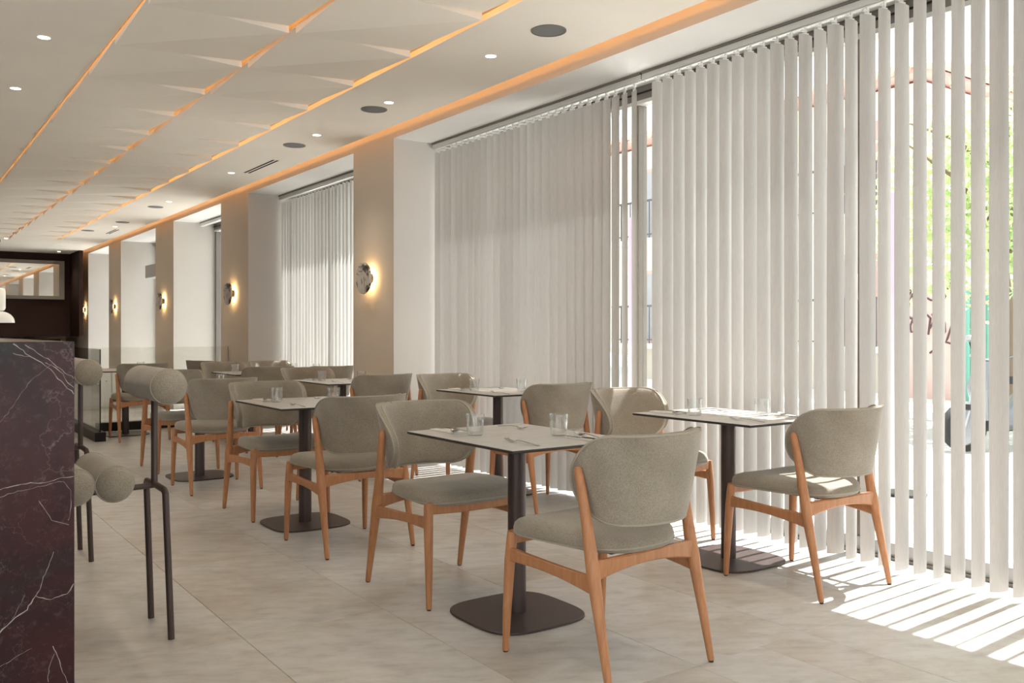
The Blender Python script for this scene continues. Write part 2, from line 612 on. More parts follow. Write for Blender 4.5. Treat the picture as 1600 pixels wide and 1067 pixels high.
wn_.box(XLEFT, -3.1, YNEAR - 0.15, YNEAR, 0, TOPZ).box(3.1, XF + 0.06, YNEAR - 0.15, YNEAR, 0, TOPZ).box(-3.1, 3.1, YNEAR - 0.15, YNEAR, 2.75, TOPZ)
tag(wn_.build('wall_near', 'wall_paint'), 'wall with a wide added fill window behind the camera', kind='structure')
w0 = thing('window_7', (0, YNEAR - 0.08, 0))  # added behind the camera as a source of fill daylight
tag(w0, 'wide window added behind the camera for fill light', kind='structure')
for xx in (-3.06, -1.0, 1.0, 3.06):
    MB().box(xx - 0.04, xx + 0.04, -0.04, 0.04, 0, 2.75).build('mullion', 'frame_metal', w0)
for k in range(3):
    xa = (-3.02, -0.96, 1.04)[k]; xb = (-1.04, 0.96, 3.02)[k]
    MB().box(xa, xb, -0.006, 0.006, 0.02, 2.74).build('pane', 'window_glass', w0)

# ---- ceiling with a long recess for the folded panels and a cove slot along the windows
PX0, PX1, PY0, PY1 = 1.121, 2.752, 0.82, 18.66
CX1 = 3.535
TH = 0.035
ce = MB()
ce.box(XLEFT, PX0, YNEAR, YFAR, CEIL, CEIL + TH)
ce.box(PX1, CX1, YNEAR, YFAR, CEIL, CEIL + TH)
ce.box(PX0, PX1, YNEAR, PY0, CEIL, CEIL + TH)
ce.box(PX0, PX1, PY1, YFAR, CEIL, CEIL + TH)
ce.box(XLEFT, XF + 0.06, YNEAR - 0.15, YFAR, TOPZ, TOPZ + 0.1, 1)
ceiling = tag(ce.build('ceiling', ['ceiling_paint', 'void_paint']), 'beige suspended ceiling with glowing cove along the window wall', kind='structure')
# warm LED lines lying on top of the ceiling boards
MB().box(CX1 - 0.10, CX1 - 0.07, YNEAR + 0.1, YFAR - 0.3, CEIL + TH, CEIL + TH + 0.012).build('led_strip', 'led_warm', ceiling)
for xx in (PX0 - 0.05, (PX0 + PX1) / 2 + 0.06, PX1 - 0.10):
    MB().box(xx - 0.012, xx + 0.012, PY0 + 0.1, PY1 - 0.1, CEIL + 0.125, CEIL + 0.14).build('led_strip', 'led_panel', ceiling)
# folded square panels: hinge line along the diagonal, two corners hang low
PM, DR = 0.809, 0.038


def fold_panel(w, l, d):
    g = 0.004
    p = [(g, g, 0), (w - g, g, -d), (g, l - g, -d), (w - g, l - g, 0)]
    q = [(a, b_, 0.012) for a, b_, c_ in p]
    return MB().add(p + q, [(0, 2, 1), (1, 2, 3), (4, 5, 6), (5, 7, 6), (0, 1, 5, 4), (1, 3, 7, 5), (3, 2, 6, 7), (2, 0, 4, 6)])


fp = None
for cx0, pw0 in ((1.135, 0.77), (1.935, 0.752)):
    for k in range(-6, 16):
        y0 = 5.70 + PM * k
        if k == -6:
            o = fold_panel(pw0, PM, DR).build('folded_panel', 'panel_paint', ceiling)
            fp = o.data
        else:
            o = link('folded_panel', fp, ceiling)
        o.location = (cx0, y0, CEIL + 0.004)

# ---- far dark partition with mirror
DK = 21.95
dp = MB()
dp.box(-1.5, 3.455, DK, DK + 0.12, 1.09, CEIL)
dp.box(3.455, 3.53, DK - 1.15, DK + 0.12, 1.09, CEIL)
tag(dp.build('wall_partition', 'dark_panel'), 'dark brown hanging wall panel at the far left end', kind='structure')
ledge = MB().box(-1.5, 3.3, DK + 0.2, DK + 0.7, 0, 1.03)
tag(ledge.build('service_counter', 'dark_panel', bevel=0.01), 'dark service counter under the dark hanging panel', 'counter')
mir = thing('wall_mirror', (2.82, DK - 0.02, 2.33), 0, 'wide wall mirror in taupe frame on the dark panel', 'mirror')
fr = MB()
hw, hh, fw = 0.62, 0.425, 0.075
for (a, b_, c_, d_) in ((-hw, hw, hh - fw, hh), (-hw, hw, -hh, -hh + fw), (-hw, -hw + fw, -hh + fw, hh - fw), (hw - fw, hw, -hh + fw, hh - fw)):
    fr.box(a, b_, -0.05, 0.018, c_, d_)
fr.build('frame', 'taupe_frame', mir)
MB().box(-hw + fw, hw - fw, -0.012, 0.0, -hh + fw, hh - fw).build('mirror_glass', 'mirror_silver', mir)
mir.scale = (1.35, 1, 1)
mir.location.x = 2.50

# ---- windows in the bays
WINLAB = ['window bay beside the camera, out of the picture', 'widest window bay behind the two nearest vertical blinds',
          'second window bay with sunlit vertical blind', 'third window bay with a bare metal frame',
          'fourth window bay with small grey box at its head', 'farthest window bay at the end of the wall']


def window(i, y0, y1, mull):
    w = tag(thing('window_%d' % (i + 1), (XF, y0, 0)), WINLAB[i], kind='structure')
    L = y1 - y0
    MB().box(-0.05, 0.05, 0, L, 2.79, SOFF).build('header', 'frame_metal', w)
    MB().box(-0.065, -0.05, 0, L, 2.835, 2.842).build('header_line', 'slot_black', w)
    MB().box(-0.055, 0.05, 0, L, 2.765, 2.79).build('header_lip', 'rail_metal', w)
    MB().box(-0.05, 0.05, 0, L, 0.0, 0.085).build('bottom_rail', 'frame_grey', w, bevel=0.004)
    MB().box(-0.07, -0.05, 0, L, 0.0, 0.016).build('sill_strip', 'frame_metal', w)
    ys = [0.03] + [m_ - y0 for m_ in mull] + [L - 0.03]
    for yy in ys:
        MB().box(-0.04, 0.04, yy - 0.03, yy + 0.03, 0.085, 2.765).build('mullion', 'frame_metal' if i != 1 else 'taupe_frame', w, bevel=0.004)
    for a, b_ in zip(ys[:-1], ys[1:]):
        MB().box(-0.006, 0.006, a + 0.03, b_ - 0.03, 0.085, 2.765).build('pane', 'window_glass', w)
    return w


win = []
for i, (y0, y1) in enumerate(BAYS):
    mull = {0: [-1.6], 1: [1.75, 2.89, 4.62, 5.85], 2: [9.3], 3: [13.1], 4: [16.6], 5: [20.1]}[i]
    win.append(window(i, y0, y1, mull))
hd = MB().box(-0.075, -0.04, -0.012, 0.012, 1.36, 1.50)
hd.tube([(-0.075, 0, 1.37), (-0.10, 0, 1.37), (-0.10, 0, 1.49), (-0.075, 0, 1.49)], 0.009, 8)
hd.build('handle', 'white_plastic', win[1], loc=(0, 2.89 - BAYS[1][0], 0))

# grey box at the head of the fourth bay
bx = thing('roller_box', (4.14, 16.55, 0), 0, 'small grey roller box high in the fourth window bay', 'box')
MB().box(-0.12, 0.12, -0.95, 0.95, 2.18, 2.42).build('casing', 'frame_grey', bx, bevel=0.02)
MB().box(-0.10, 0.10, -0.97, -0.95, 2.2, 2.4).build('end_cap', 'rail_metal', bx, bevel=0.004)

# ================================================================== VERTICAL BLINDS
SW, SP = 0.102, 0.0935


def slat_mesh(w, phi, twist, z0, z1, bow=0.006, wob=0.0):
    mb = MB()
    NZ, NX = 14, 4
    rows = []
    for k in range(NZ + 1):
        tz = k / NZ
        a = phi + twist * (1 - tz) ** 2 + wob * sin(tz * 5.0 + phi * 3)
        row = []
        for j in range(NX + 1):
            s = (j / NX - 0.5)
            dx, dy = sin(a) * s * w, cos(a) * s * w
            off_ = bow * (1 - 4 * s * s)
            dx += cos(a) * off_
            dy -= sin(a) * off_
            row.append((dx, dy, lerp(z0, z1, tz)))
        rows.append(row)
    vs = [p for r_ in rows for p in r_]
    n_ = NX + 1
    fs = [(k * n_ + j, k * n_ + j + 1, (k + 1) * n_ + j + 1, (k + 1) * n_ + j) for k in range(NZ) for j in range(NX)]
    return mb.add(vs, fs)


clip_me = None


def blind(label, y0, y1, phi_fn, clips=True, group=None, z0=0.022, rail0=None, rail1=None):
    global clip_me
    ra = y0 - 0.05 if rail0 is None else rail0
    rb = y1 + 0.05 if rail1 is None else rail1
    e = thing('vertical_blind', (XB, y0, 0), 0, label, 'blind', group)
    MB().box(-0.026, 0.026, ra - y0, rb - y0, 2.838, 2.874).box(-0.018, 0.018, ra - y0, rb - y0, 2.832, 2.838).build('headrail', 'rail_metal', e, bevel=0.003)
    MB().box(-0.034, 0.034, ra - y0, rb - y0, 2.874, 2.888).build('rail_gap', 'frame_metal', e)
    n_ = int((y1 - y0) / SP) + 1
    for k in range(n_):
        y = y0 + k * SP
        phi = phi_fn(y, k)
        me = slat_mesh(SW, phi, radians(random.uniform(-7, 7)), z0 + random.uniform(-0.004, 0.006), 2.795, 0.009 + random.uniform(0, 0.006), radians(random.uniform(0, 3)))
        o = me.build('slat', 'slat_fabric', e, smooth=60, loc=(0, y - y0, 0))
        if clips:
            if clip_me is None:
                c_ = MB().box(-0.022, 0.022, -0.003, 0.003, 2.79, 2.806).box(-0.006, 0.006, -0.004, 0.004, 2.806, 2.834).box(-0.03, 0.005, -0.006, 0.006, 2.812, 2.820).build('carrier_clip', 'white_plastic', o)
                clip_me = c_.data
            else:
                c_ = link('carrier_clip', clip_me, o)
            c_.rotation_euler = (0, 0, pi / 2 - phi)
    return e


def phi_a(y, k):
    t_ = min(1, max(0, (5.35 - y) / 0.9))
    return radians(lerp(-41, 24, t_ ** 0.9) + random.uniform(-4, 4))


def phi_b(y, k):
    j = random.uniform(-4, 4)
    if k == 15:
        j += 18
    if k in (22, 24):
        j += 14
    return radians(96 + j)


blind('closed off-white vertical blind on the far side of the widest window', 4.40, 6.97, phi_a, rail0=4.31, rail1=7.025)
blind('open off-white vertical blind nearest the camera, throwing striped sunlight', 0.62, 4.26, phi_b, rail0=0.52, rail1=4.30)
blind('off-white vertical blind in the second window bay, sunlit on its lower part', 7.92, 10.77, lambda y, k: radians(54 + random.uniform(-6, 6)), False, rail0=7.86, rail1=10.82)
b3 = thing('blind_headrail', (XB, 13.9, 0), 0, 'short white headrail at the top of the third window bay', 'headrail')
MB().box(-0.03, 0.03, -1.9, 0.3, 2.83, 2.875).build('rail', 'white_plastic', b3, bevel=0.004)
MB().box(-0.034, 0.034, -1.9, 0.3, 2.875, 2.888).build('mount', 'frame_metal', b3)

# ================================================================== DINING CHAIRS


def back_pt(u, v, side):
    """side 0 outer (rear) surface, 1 inner (front) surface"""
    z = lerp(0.540, 0.842, v)
    ax = lerp(0.204, 0.270, v ** 0.85)
    by = lerp(0.200, 0.240, v)
    yc = -0.098
    thm = radians(96)
    if v > 0.36:
        q = (v - 0.36) / 0.64
        thm -= radians(44) * (1 - sqrt(max(0, 1 - q * q)))
    if v < 0.45:
        q = (0.45 - v) / 0.45
        thm -= radians(40) * (1 - sqrt(max(0, 1 - q * q)))
    th = u * thm
    eu = 1 - abs(u) ** 8
    ev = 1 - abs(2 * v - 1) ** 6
    full = sqrt(max(0, eu)) * sqrt(max(0, ev))
    d = -0.004 * full if side == 0 else 0.026 + 0.014 * full
    ex = 0.86
    sx, cy = sin(th), cos(th)
    x_ = math.copysign(abs(sx) ** ex, sx) * (ax - d)
    y_ = yc - math.copysign(abs(cy) ** ex, cy) * (by - d)
    return (x_, y_, z)


def make_backrest():
    mb = MB()
    NU, NV = 28, 16
    us = [-1 + 2 * i / NU for i in range(NU + 1)]
    us = [math.copysign(abs(u) ** 0.85, u) for u in us]
    vs_ = [0.5 - 0.5 * cos(pi * j / NV) for j in range(NV + 1)]
    n_ = NU + 1
    V = [back_pt(u, v_, s) for s in (0, 1) for v_ in vs_ for u in us]
    F = []
    o2 = n_ * (NV + 1)
    for j in range(NV):
        for i in range(NU):
            a = j * n_ + i
            F.append((a, a + 1, a + n_ + 1, a + n_))
            F.append((o2 + a, o2 + a + n_, o2 + a + n_ + 1, o2 + a + 1))
    edge = [(0, i) for i in range(NU)] + [(j, NU) for j in range(NV)] + [(NV, NU - i) for i in range(NU)] + [(NV - j, 0) for j in range(NV)]
    ids = [j * n_ + i for j, i in edge]
    for a, b_ in zip(ids, ids[1:] + ids[:1]):
        F.append((a, o2 + a, o2 + b_, b_))
    return mb.add(V, F)


def rim_path(side):
    pts = []
    for i in range(41):
        pts.append(back_pt(-1 + 2 * i / 40, 1.0, side))
    for j in range(1, 24):
        pts.append(back_pt(1, 0.5 + 0.5 * cos(pi * j / 24), side))
    for i in range(41):
        pts.append(back_pt(1 - 2 * i / 40, 0.0, side))
    for j in range(1, 24):
        pts.append(back_pt(-1, 0.5 - 0.5 * cos(pi * j / 24), side))
    pts.append(pts[0])
    return pts


def seat_outline(s):
    pts = []
    n_ = 44
    for k in range(n_):
        a = 2 * pi * k / n_
        c_, s_ = cos(a), sin(a)
        ex = 0.52 if s_ > 0 else 0.72
        x_ = math.copysign(abs(c_) ** ex, c_)
        y_ = math.copysign(abs(s_) ** ex, s_)
        wd = lerp(0.224, 0.276, (y_ + 1) / 2)
        pts.append((x_ * wd * s, 0.035 + y_ * 0.262 * s))
    return pts


def make_seat():
    mb = MB()
    prof = [(0.90, 0.440), (0.975, 0.444), (1.0, 0.456), (1.0, 0.470), (0.985, 0.482), (0.94, 0.492), (0.84, 0.500), (0.62, 0.506), (0.32, 0.508), (0.06, 0.508)]
    rs = []
    for s, z in prof:
        ring = []
        for (x_, y_) in seat_outline(s):
            up = max(0.0, (z - 0.456) / 0.05)
            zz = z + 0.016 * (x_ / 0.26) ** 2 * up - 0.014 * max(0, 1 - ((y_ + 0.08) / 0.2) ** 2) * max(0, 1 - (x_ / 0.22) ** 2) * up
            zz -= 0.010 * max(0, (y_ - 0.15) / 0.15)
            zz -= 0.012 * max(0, (-0.05 - y_) / 0.18)
            ring.append((x_, y_, zz))
        rs.append(ring)
    return mb.rings(rs)


def bar_between(mb, pts, hs, ts, zoff=None):
    """board swept along pts (list of (x,y,z)), with heights hs and thicknesses ts"""
    P = [Vector(p) for p in pts]
    rs = []
    for i, p in enumerate(P):
        d = P[min(i + 1, len(P) - 1)] - P[max(i - 1, 0)]
        d.z = 0
        d.normalize()
        nrm = Vector((-d.y, d.x, 0))
        h_, t_ = hs[i] / 2, ts[i] / 2
        b_ = min(h_, t_) * 0.45
        sec = [(-t_ + b_, -h_), (t_ - b_, -h_), (t_, -h_ + b_), (t_, h_ - b_), (t_ - b_, h_), (-t_ + b_, h_), (-t_, h_ - b_), (-t_, -h_ + b_)]
        rs.append([p + nrm * a + Vector((0, 0, c_)) for a, c_ in sec])
    return mb.rings(rs)


def make_chair():
    e = thing('dining_chair', (0, 0, 0), 0, 'chair', 'chair', 'upholstered dining chairs')
    bk = make_backrest().build('backrest', 'boucle_fabric', e, smooth=50)
    for side in (0, 1):
        MB().tube(rim_path(side), 0.0042, 6).build('piping', 'piping_fabric', bk, smooth=60)
    st = make_seat().build('seat', 'boucle_fabric', e, smooth=55)
    ro = [(x_, y_, 0.449) for x_, y_ in seat_outline(1.0)]
    MB().tube(ro + [ro[0]], 0.003, 6).build('piping', 'piping_fabric', st, smooth=60)
    for s in (-1, 1):
        lf = MB().tube([(s * 0.250, 0.272, 0.006), (s * 0.247, 0.266, 0.16), (s * 0.243, 0.256, 0.34), (s * 0.239, 0.248, 0.425), (s * 0.238, 0.246, 0.449)], [0.0125, 0.0165, 0.0205, 0.0205, 0.019], 14).build('leg', 'oak_wood', e, smooth=50)
        MB().lathe([(0.009, 0.0), (0.0095, 0.008)], 10, (s * 0.250, 0.272, 0)).build('glide', 'black_rubber', lf)
        lr = MB().tube([(s * 0.258, -0.275, 0.006), (s * 0.2565, -0.247, 0.14), (s * 0.2545, -0.212, 0.30), (s * 0.2535, -0.196, 0.375), (s * 0.252, -0.183, 0.44), (s * 0.2525, -0.162, 0.55), (s * 0.2570, -0.142, 0.66), (s * 0.2600, -0.129, 0.722), (s * 0.2605, -0.127, 0.733)],
                       [0.0125, 0.0165, 0.0215, 0.0245, 0.0235, 0.020, 0.0175, 0.0155, 0.009], 14, flat=0.92).build('leg', 'oak_wood', e, smooth=50)
        MB().lathe([(0.009, 0.0), (0.0095, 0.008)], 10, (s * 0.258, -0.275, 0)).build('glide', 'black_rubber', lr)
        pts, hs, ts = [], [], []
        for k in range(13):
            q = k / 12
            pts.append((s * lerp(0.2535, 0.245, q), lerp(-0.205, 0.255, q), lerp(0.345, 0.366, q) + 0.006 * sin(pi * q)))
            hs.append(lerp(0.062, 0.052, q) - 0.018 * sin(pi * q))
            ts.append(0.021)
        bar_between(MB(), pts, hs, ts).build('side_rail', 'oak_wood', e, smooth=40)
    pts, hs, ts = [], [], []
    for k in range(15):
        q = -1 + 2 * k / 14
        pts.append((0.238 * q, 0.248 + 0.018 * (1 - q * q), 0.4245 + 0.004 * (q * q)))
        hs.append(0.052)
        ts.append(0.022)
    bar_between(MB(), pts, hs, ts).build('front_apron', 'oak_wood', e, smooth=40)
    pts, hs, ts = [], [], []
    for k in range(17):
        q = -1 + 2 * k / 16
        pts.append((0.252 * q, -0.192 - 0.012 * (1 - q * q), 0.392 + 0.018 * (1 - q * q)))
        hs.append(0.040 + 0.030 * q * q)
        ts.append(0.024)
    bar_between(MB(), pts, hs, ts).build('rear_apron', 'oak_wood', e, smooth=40)
    for s in (-1, 1):
        MB().box(s * 0.14 - 0.012, s * 0.14 + 0.012, -0.178, 0.23, 0.430, 0.446).build('seat_bearer', 'black_metal', e)
    return e


chair0 = make_chair()
cu = []
CH = [  # x, y, facing (0 = towards +Y), label
    (2.165, 2.475, 4, 'nearest dining chair, seen from behind, pushed in at the closest table'),
    (2.155, 3.595, 181, 'dining chair facing the camera on the far side of the closest table'),
    (3.615, 2.690, 0, 'dining chair seen from behind in the striped sun beside the open blind'),
    (3.640, 3.790, 180, 'dining chair facing the camera across the table in the sun patch'),
    (2.150, 4.645, 2, 'dining chair seen from behind at the second table of the left row'),
    (2.150, 5.760, 180, 'dining chair facing the camera at the second table of the left row'),
    (3.740, 4.930, 0, 'dining chair seen from behind at the table by the closed blind'),
    (3.745, 6.060, 180, 'dining chair facing the camera at the table by the closed blind'),
    (2.100, 6.900, 0, 'dining chair seen from behind at the third table of the left row'),
    (2.150, 8.090, 180, 'dining chair facing the camera at the third table of the left row'),
    (3.375, 6.790, 0, 'dining chair seen from behind in front of the pier with the nearest sconce'),
    (3.340, 7.960, 180, 'dining chair facing the camera behind the table at the nearest pier'),
    (3.190, 8.930, 0, 'far dining chair seen from behind, second bay, mid row'),
    (3.200, 10.050, 180, 'far dining chair facing the camera in front of the pier with the second sconce'),
    (3.75, 8.680, 0, 'dining chair seen from behind close to the sunlit second blind'),
    (3.755, 10.120, 180, 'brightly sunlit dining chair in the second window bay'),
    (2.360, 10.540, 0, 'farthest dining chair of the left row, in front of the glass balustrade'),
    (3.360, 11.050, -68, 'dining chair turned sideways near the end of the glass balustrade'),
]
for x_, y_, a_, lab in CH:
    place(chair0, cu, (x_, y_, 0), radians(a_), lab)

# ================================================================== TABLES


def make_table(w=0.61, l=0.80):
    e = thing('pedestal_table', (0, 0, 0), 0, 'table', 'table', 'square pedestal tables')
    tp = MB()
    hx, hy = w / 2, l / 2
    tp.rings([[(-hx + .004, -hy + .004, 0.737), (hx - .004, -hy + .004, 0.737), (hx - .004, hy - .004, 0.737), (-hx + .004, hy - .004, 0.737)],
              [(-hx, -hy, 0.740), (hx, -hy, 0.740), (hx, hy, 0.740), (-hx, hy, 0.740)],
              [(-hx, -hy, 0.7485), (hx, -hy, 0.7485), (hx, hy, 0.7485), (-hx, hy, 0.7485)]], 1, True, False)
    tp.rings([[(-hx, -hy, 0.7485), (hx, -hy, 0.7485), (hx, hy, 0.7485), (-hx, hy, 0.7485)],
              [(-hx + .0015, -hy + .0015, 0.75), (hx - .0015, -hy + .0015, 0.75), (hx - .0015, hy - .0015, 0.75), (-hx + .0015, hy - .0015, 0.75)]], 0, False, True)
    tp.build('table_top', ['table_stone', 'table_core'], e)
    MB().lathe([(0.0385, 0.010), (0.0385, 0.728)], 32).build('column', 'bronze_metal', e, smooth=40)
    MB().box(-0.16, 0.16, -0.16, 0.16, 0.729, 0.737).build('mount_plate', 'black_metal', e)
    bp = MB()
    n_ = 72
    rs = []
    for s, z in ((0.985, 0.0), (1.0, 0.002), (1.0, 0.0085), (0.992, 0.0105)):
        ring = []
        for k in range(n_):
            a = 2 * pi * k / n_
            ring.append((math.copysign(abs(cos(a)) ** 0.56, cos(a)) * 0.246 * s, math.copysign(abs(sin(a)) ** 0.56, sin(a)) * 0.246 * s, z))
        rs.append(ring)
    bp.rings(rs)
    bp.build('base_plate', 'bronze_metal', e, smooth=40)
    return e


table0 = make_table()
tu = []
TB = {
    't1': (2.195, 3.075, 'closest pedestal table, pale stone top on a dark bronze base'),
    't2': (3.620, 3.170, 'pedestal table half in the striped sunlight beside the open blind'),
    't3': (2.160, 5.290, 'second pedestal table of the left row, behind the closest one'),
    't4': (3.740, 5.480, 'pedestal table beside the closed blind of the widest window'),
    't5': (2.150, 7.500, 'third pedestal table of the left row, mostly hidden by chairs'),
    't6': (3.365, 7.400, 'pedestal table in front of the pier with the nearest sconce'),
    't7': (3.270, 9.500, 'far pedestal table in the second bay, mid row'),
    't8': (2.330, 11.080, 'farthest pedestal table, before the glass balustrade'),
    't9': (3.810, 9.330, 'pedestal table tight against the sunlit second blind'),
}
for k, (x_, y_, lab) in TB.items():
    o = place(table0, tu, (x_, y_, 0), 0, lab)
    if k == 't9':
        o.scale = (0.70, 0.80, 1)
    if k == 't4':
        o.scale = (0.96, 1, 1)

# ---- table ware
gp = [(0.0295, 0.0), (0.0315, 0.002), (0.0335, 0.012), (0.0375, 0.05), (0.0400, 0.088), (0.0396, 0.0895), (0.0385, 0.088), (0.0360, 0.05), (0.0318, 0.020), (0.027, 0.0125), (0.005, 0.0115)]
g_me = MB().lathe(gp, 32).build('water_glass', 'clear_glass', smooth=50)


def cutlery(kind):
    mb = MB()

    def ribbon(secs):
        rs = []
        for y, w, z, th in secs:
            rs.append([(-w, y, z), (w, y, z), (w * 0.85, y, z + th), (-w * 0.85, y, z + th)])
        mb.rings(rs)
    if kind == 'knife':
        ribbon([(-0.10, 0.0045, 0.002, 0.004), (-0.02, 0.0050, 0.002, 0.0045), (0.0, 0.0038, 0.002, 0.004), (0.01, 0.0085, 0.002, 0.002), (0.08, 0.0090, 0.002, 0.0015), (0.102, 0.003, 0.002, 0.001)])
    else:
        ribbon([(-0.10, 0.0058, 0.001, 0.002), (-0.06, 0.0048, 0.004, 0.002), (0.0, 0.0030, 0.009, 0.002), (0.035, 0.0032, 0.010, 0.002), (0.045, 0.006, 0.006, 0.0015)])
        if kind == 'spoon':
            rs = []
            for q in range(9):
                a = q / 8
                w = 0.0185 * sqrt(max(0.02, 1 - (2 * a - 0.95) ** 2))
                y = lerp(0.042, 0.102, a)
                z0_ = 0.006 - 0.005 * sin(pi * min(1, a + .1)) + 0.005 * a
                rs.append([(-w, y, z0_ + 0.005), (-w * .5, y, z0_), (w * .5, y, z0_), (w, y, z0_ + 0.005), (w * .5, y, z0_ + 0.0012), (-w * .5, y, z0_ + 0.0012)])
            mb.rings(rs)
        else:
            ribbon([(0.045, 0.006, 0.006, 0.0015), (0.058, 0.0115, 0.003, 0.0015), (0.070, 0.0118, 0.003, 0.0015)])
            for j in (-1.5, -0.5, 0.5, 1.5):
                mb.rings([[(j * 0.0064 - 0.0018, y, z), (j * 0.0064 + 0.0018, y, z), (j * 0.0064 + 0.0018, y, z + 0.0014), (j * 0.0064 - 0.0018, y, z + 0.0014)]
                          for y, z in ((0.069, 0.003), (0.088, 0.006), (0.104, 0.012))])
    return mb.build(kind, 'steel', smooth=50)


fork0, spoon0, knife0 = cutlery('fork'), cutlery('spoon'), cutlery('knife')
nk = MB()
nk.box(-0.045, 0.045, -0.095, 0.095, 0.0, 0.0035)
nk.box(-0.043, 0.044, -0.094, 0.094, 0.0035, 0.0065)
napkin0 = nk.build('napkin', 'napkin_cloth', bevel=0.0012)
protos = {'water_glass': (g_me, [], 'glass', 'water glasses'), 'fork': (fork0, [], 'fork', 'steel forks'), 'spoon': (spoon0, [], 'spoon', 'steel spoons'),
          'knife': (knife0, [], 'knife', 'steel knives'), 'napkin': (napkin0, [], 'napkin', 'folded napkins')}


def put(kind, x, y, z, rz, label):
    pr, used, cat, grp = protos[kind]
    o = place(pr, used, (x, y, z), rz, label, grp)
    o['category'] = cat
    return o


TN = {'t1': 'the closest table', 't2': 'the table in the striped sun', 't3': 'the second table of the left row', 't4': 'the table by the closed blind',
      't5': 'the third table of the left row', 't6': 'the table at the nearest pier', 't7': 'the far mid-row table', 't8': 'the table before the balustrade', 't9': 'the table against the sunlit blind'}
for k in TB:
    tx, ty = TB[k][0], TB[k][1]
    full = k in ('t1', 't2', 't3', 't4', 't6')
    for s, seat in ((1, 'far'), (-1, 'near')):
        if k in ('t5', 't8') and seat == 'far':
            continue
        if k == 't7' and seat == 'near':
            continue
        sx = 0.62 if k == 't9' else 1.0
        put('water_glass', tx - s * 0.145 * sx, ty + s * 0.10, 0.7502, 0, 'clear tumbler at the %s seat of %s' % (seat, TN[k]))
        if not full:
            continue
        rz = 0 if s < 0 else pi            # cutlery points to the table middle
        nx, ny = tx - s * 0.155, ty + s * 0.285
        put('napkin', nx, ny, 0.7502, rz + 0.05, 'folded white napkin at the %s seat of %s' % (seat, TN[k]))
        put('knife', nx + s * 0.030, ny - s * 0.01, 0.7567, rz + 0.07, 'steel knife at the %s seat of %s' % (seat, TN[k]))
        put('spoon', nx - s * 0.020, ny - s * 0.02, 0.7567, rz - 0.12, 'steel spoon at the %s seat of %s' % (seat, TN[k]))
        put('fork', tx + s * 0.15, ty + s * 0.25, 0.7502, rz + 0.06, 'steel fork at the %s seat of %s' % (seat, TN[k]))

# ================================================================== BAR COUNTER AND STOOLS
bc = thing('bar_counter', (0, 2.3, 0), 0, 'dark burgundy marble bar counter with white veins at the left edge', 'counter')
ep = MB().box(-0.62, 0.372, 0.0, 0.03, 0.0, 1.162)
rv = random.Random(21)


def vein(pts, w0, w1):
    """thin white calcite vein: ragged ribbon across the slab face"""
    P = []
    for (xa, za), (xb, zb) in zip(pts[:-1], pts[1:]):
        n_ = max(2, int(math.hypot(xb - xa, zb - za) / 0.008))
        for k in range(n_):
            P.append((lerp(xa, xb, k / n_), lerp(za, zb, k / n_)))
    P.append(pts[-1])
    jx = jz = 0
    Q = []
    for k, (x_, z_) in enumerate(P):
        jx = jx * 0.7 + rv.uniform(-0.0022, 0.0022)
        jz = jz * 0.7 + rv.uniform(-0.0022, 0.0022)
        w_ = lerp(w0, w1, k / len(P)) * rv.uniform(0.2, 0.85)
        Q.append((min(x_ + jx, 0.3705), z_ + jz, w_))
    vs, fs = [], []
    for k, (x_, z_, w_) in enumerate(Q):
        a_, b2 = Q[max(0, k - 1)], Q[min(len(Q) - 1, k + 1)]
        dx_, dz_ = b2[0] - a_[0], b2[1] - a_[1]
        L_ = math.hypot(dx_, dz_) or 1
        vs += [(min(x_ - dz_ / L_ * w_, 0.371), -0.00015, z_ + dx_ / L_ * w_), (min(x_ + dz_ / L_ * w_, 0.371), -0.00015, z_ - dx_ / L_ * w_)]
    for k in range(len(Q) - 1):
        fs.append((2 * k, 2 * k + 1, 2 * k + 3, 2 * k + 2))
    return MB().add(vs, fs)


def slab_pt(px, py):                                # reading off the slab: picture columns to metres on its face
    q = (px - 800) / FPX
    X_ = 2.3 * (sin(YAW) + q * cos(YAW)) / (cos(YAW) - q * sin(YAW))
    return X_, EYE - (py - HORIZON) * (X_ * sin(YAW) + 2.3 * cos(YAW)) / FPX


ep.build('end_panel', 'dark_marble', bc, bevel=0.0015)
for pts, w0, w1 in (([(40, 539), (70, 556), (98, 577), (117, 592)], .0010, .0007), ([(22, 537), (38, 549), (52, 560)], .0016, .0006),
                    ([(20, 552), (45, 556), (72, 573), (90, 590), (104, 606), (117, 616)], .0010, .0012), ([(70, 566), (92, 580), (106, 597), (117, 604)], .0013, .0009),
                    ([(0, 660), (26, 626), (52, 592), (80, 568)], .0004, .0003), ([(0, 765), (38, 757), (78, 752), (117, 744)], .0013, .0010),
                    ([(0, 776), (30, 766), (72, 757), (98, 752)], .0006, .0005), ([(98, 752), (109, 764), (112, 790), (106, 812)], .0006, .0008),
                    ([(0, 990), (22, 968), (42, 955), (54, 932), (68, 908), (78, 880), (84, 862)], .0022, .0006), ([(54, 932), (80, 936), (104, 928), (117, 912)], .0010, .0014),
                    ([(20, 968), (34, 942), (40, 928)], .0006, .0004), ([(82, 1008), (90, 1030), (100, 1050), (108, 1067)], .0014, .0010), ([(86, 1020), (78, 1048), (76, 1064)], .0006, .0010),
                    ([(0, 1042), (30, 1022), (52, 1012)], .0006, .0004), ([(60, 782), (66, 792), (82, 812), (108, 820)], .0010, .0008)):
    vein([slab_pt(*p) for p in pts], w0, w1).build('vein', 'calcite', bc)
MB().box(-0.62, 0.372, 0.0305, 2.9, 1.132, 1.162).build('worktop', 'dark_marble', bc, bevel=0.0015)
MB().box(-0.55, 0.05, 0.031, 2.85, 0.0, 1.131).build('body', 'dark_panel', bc)


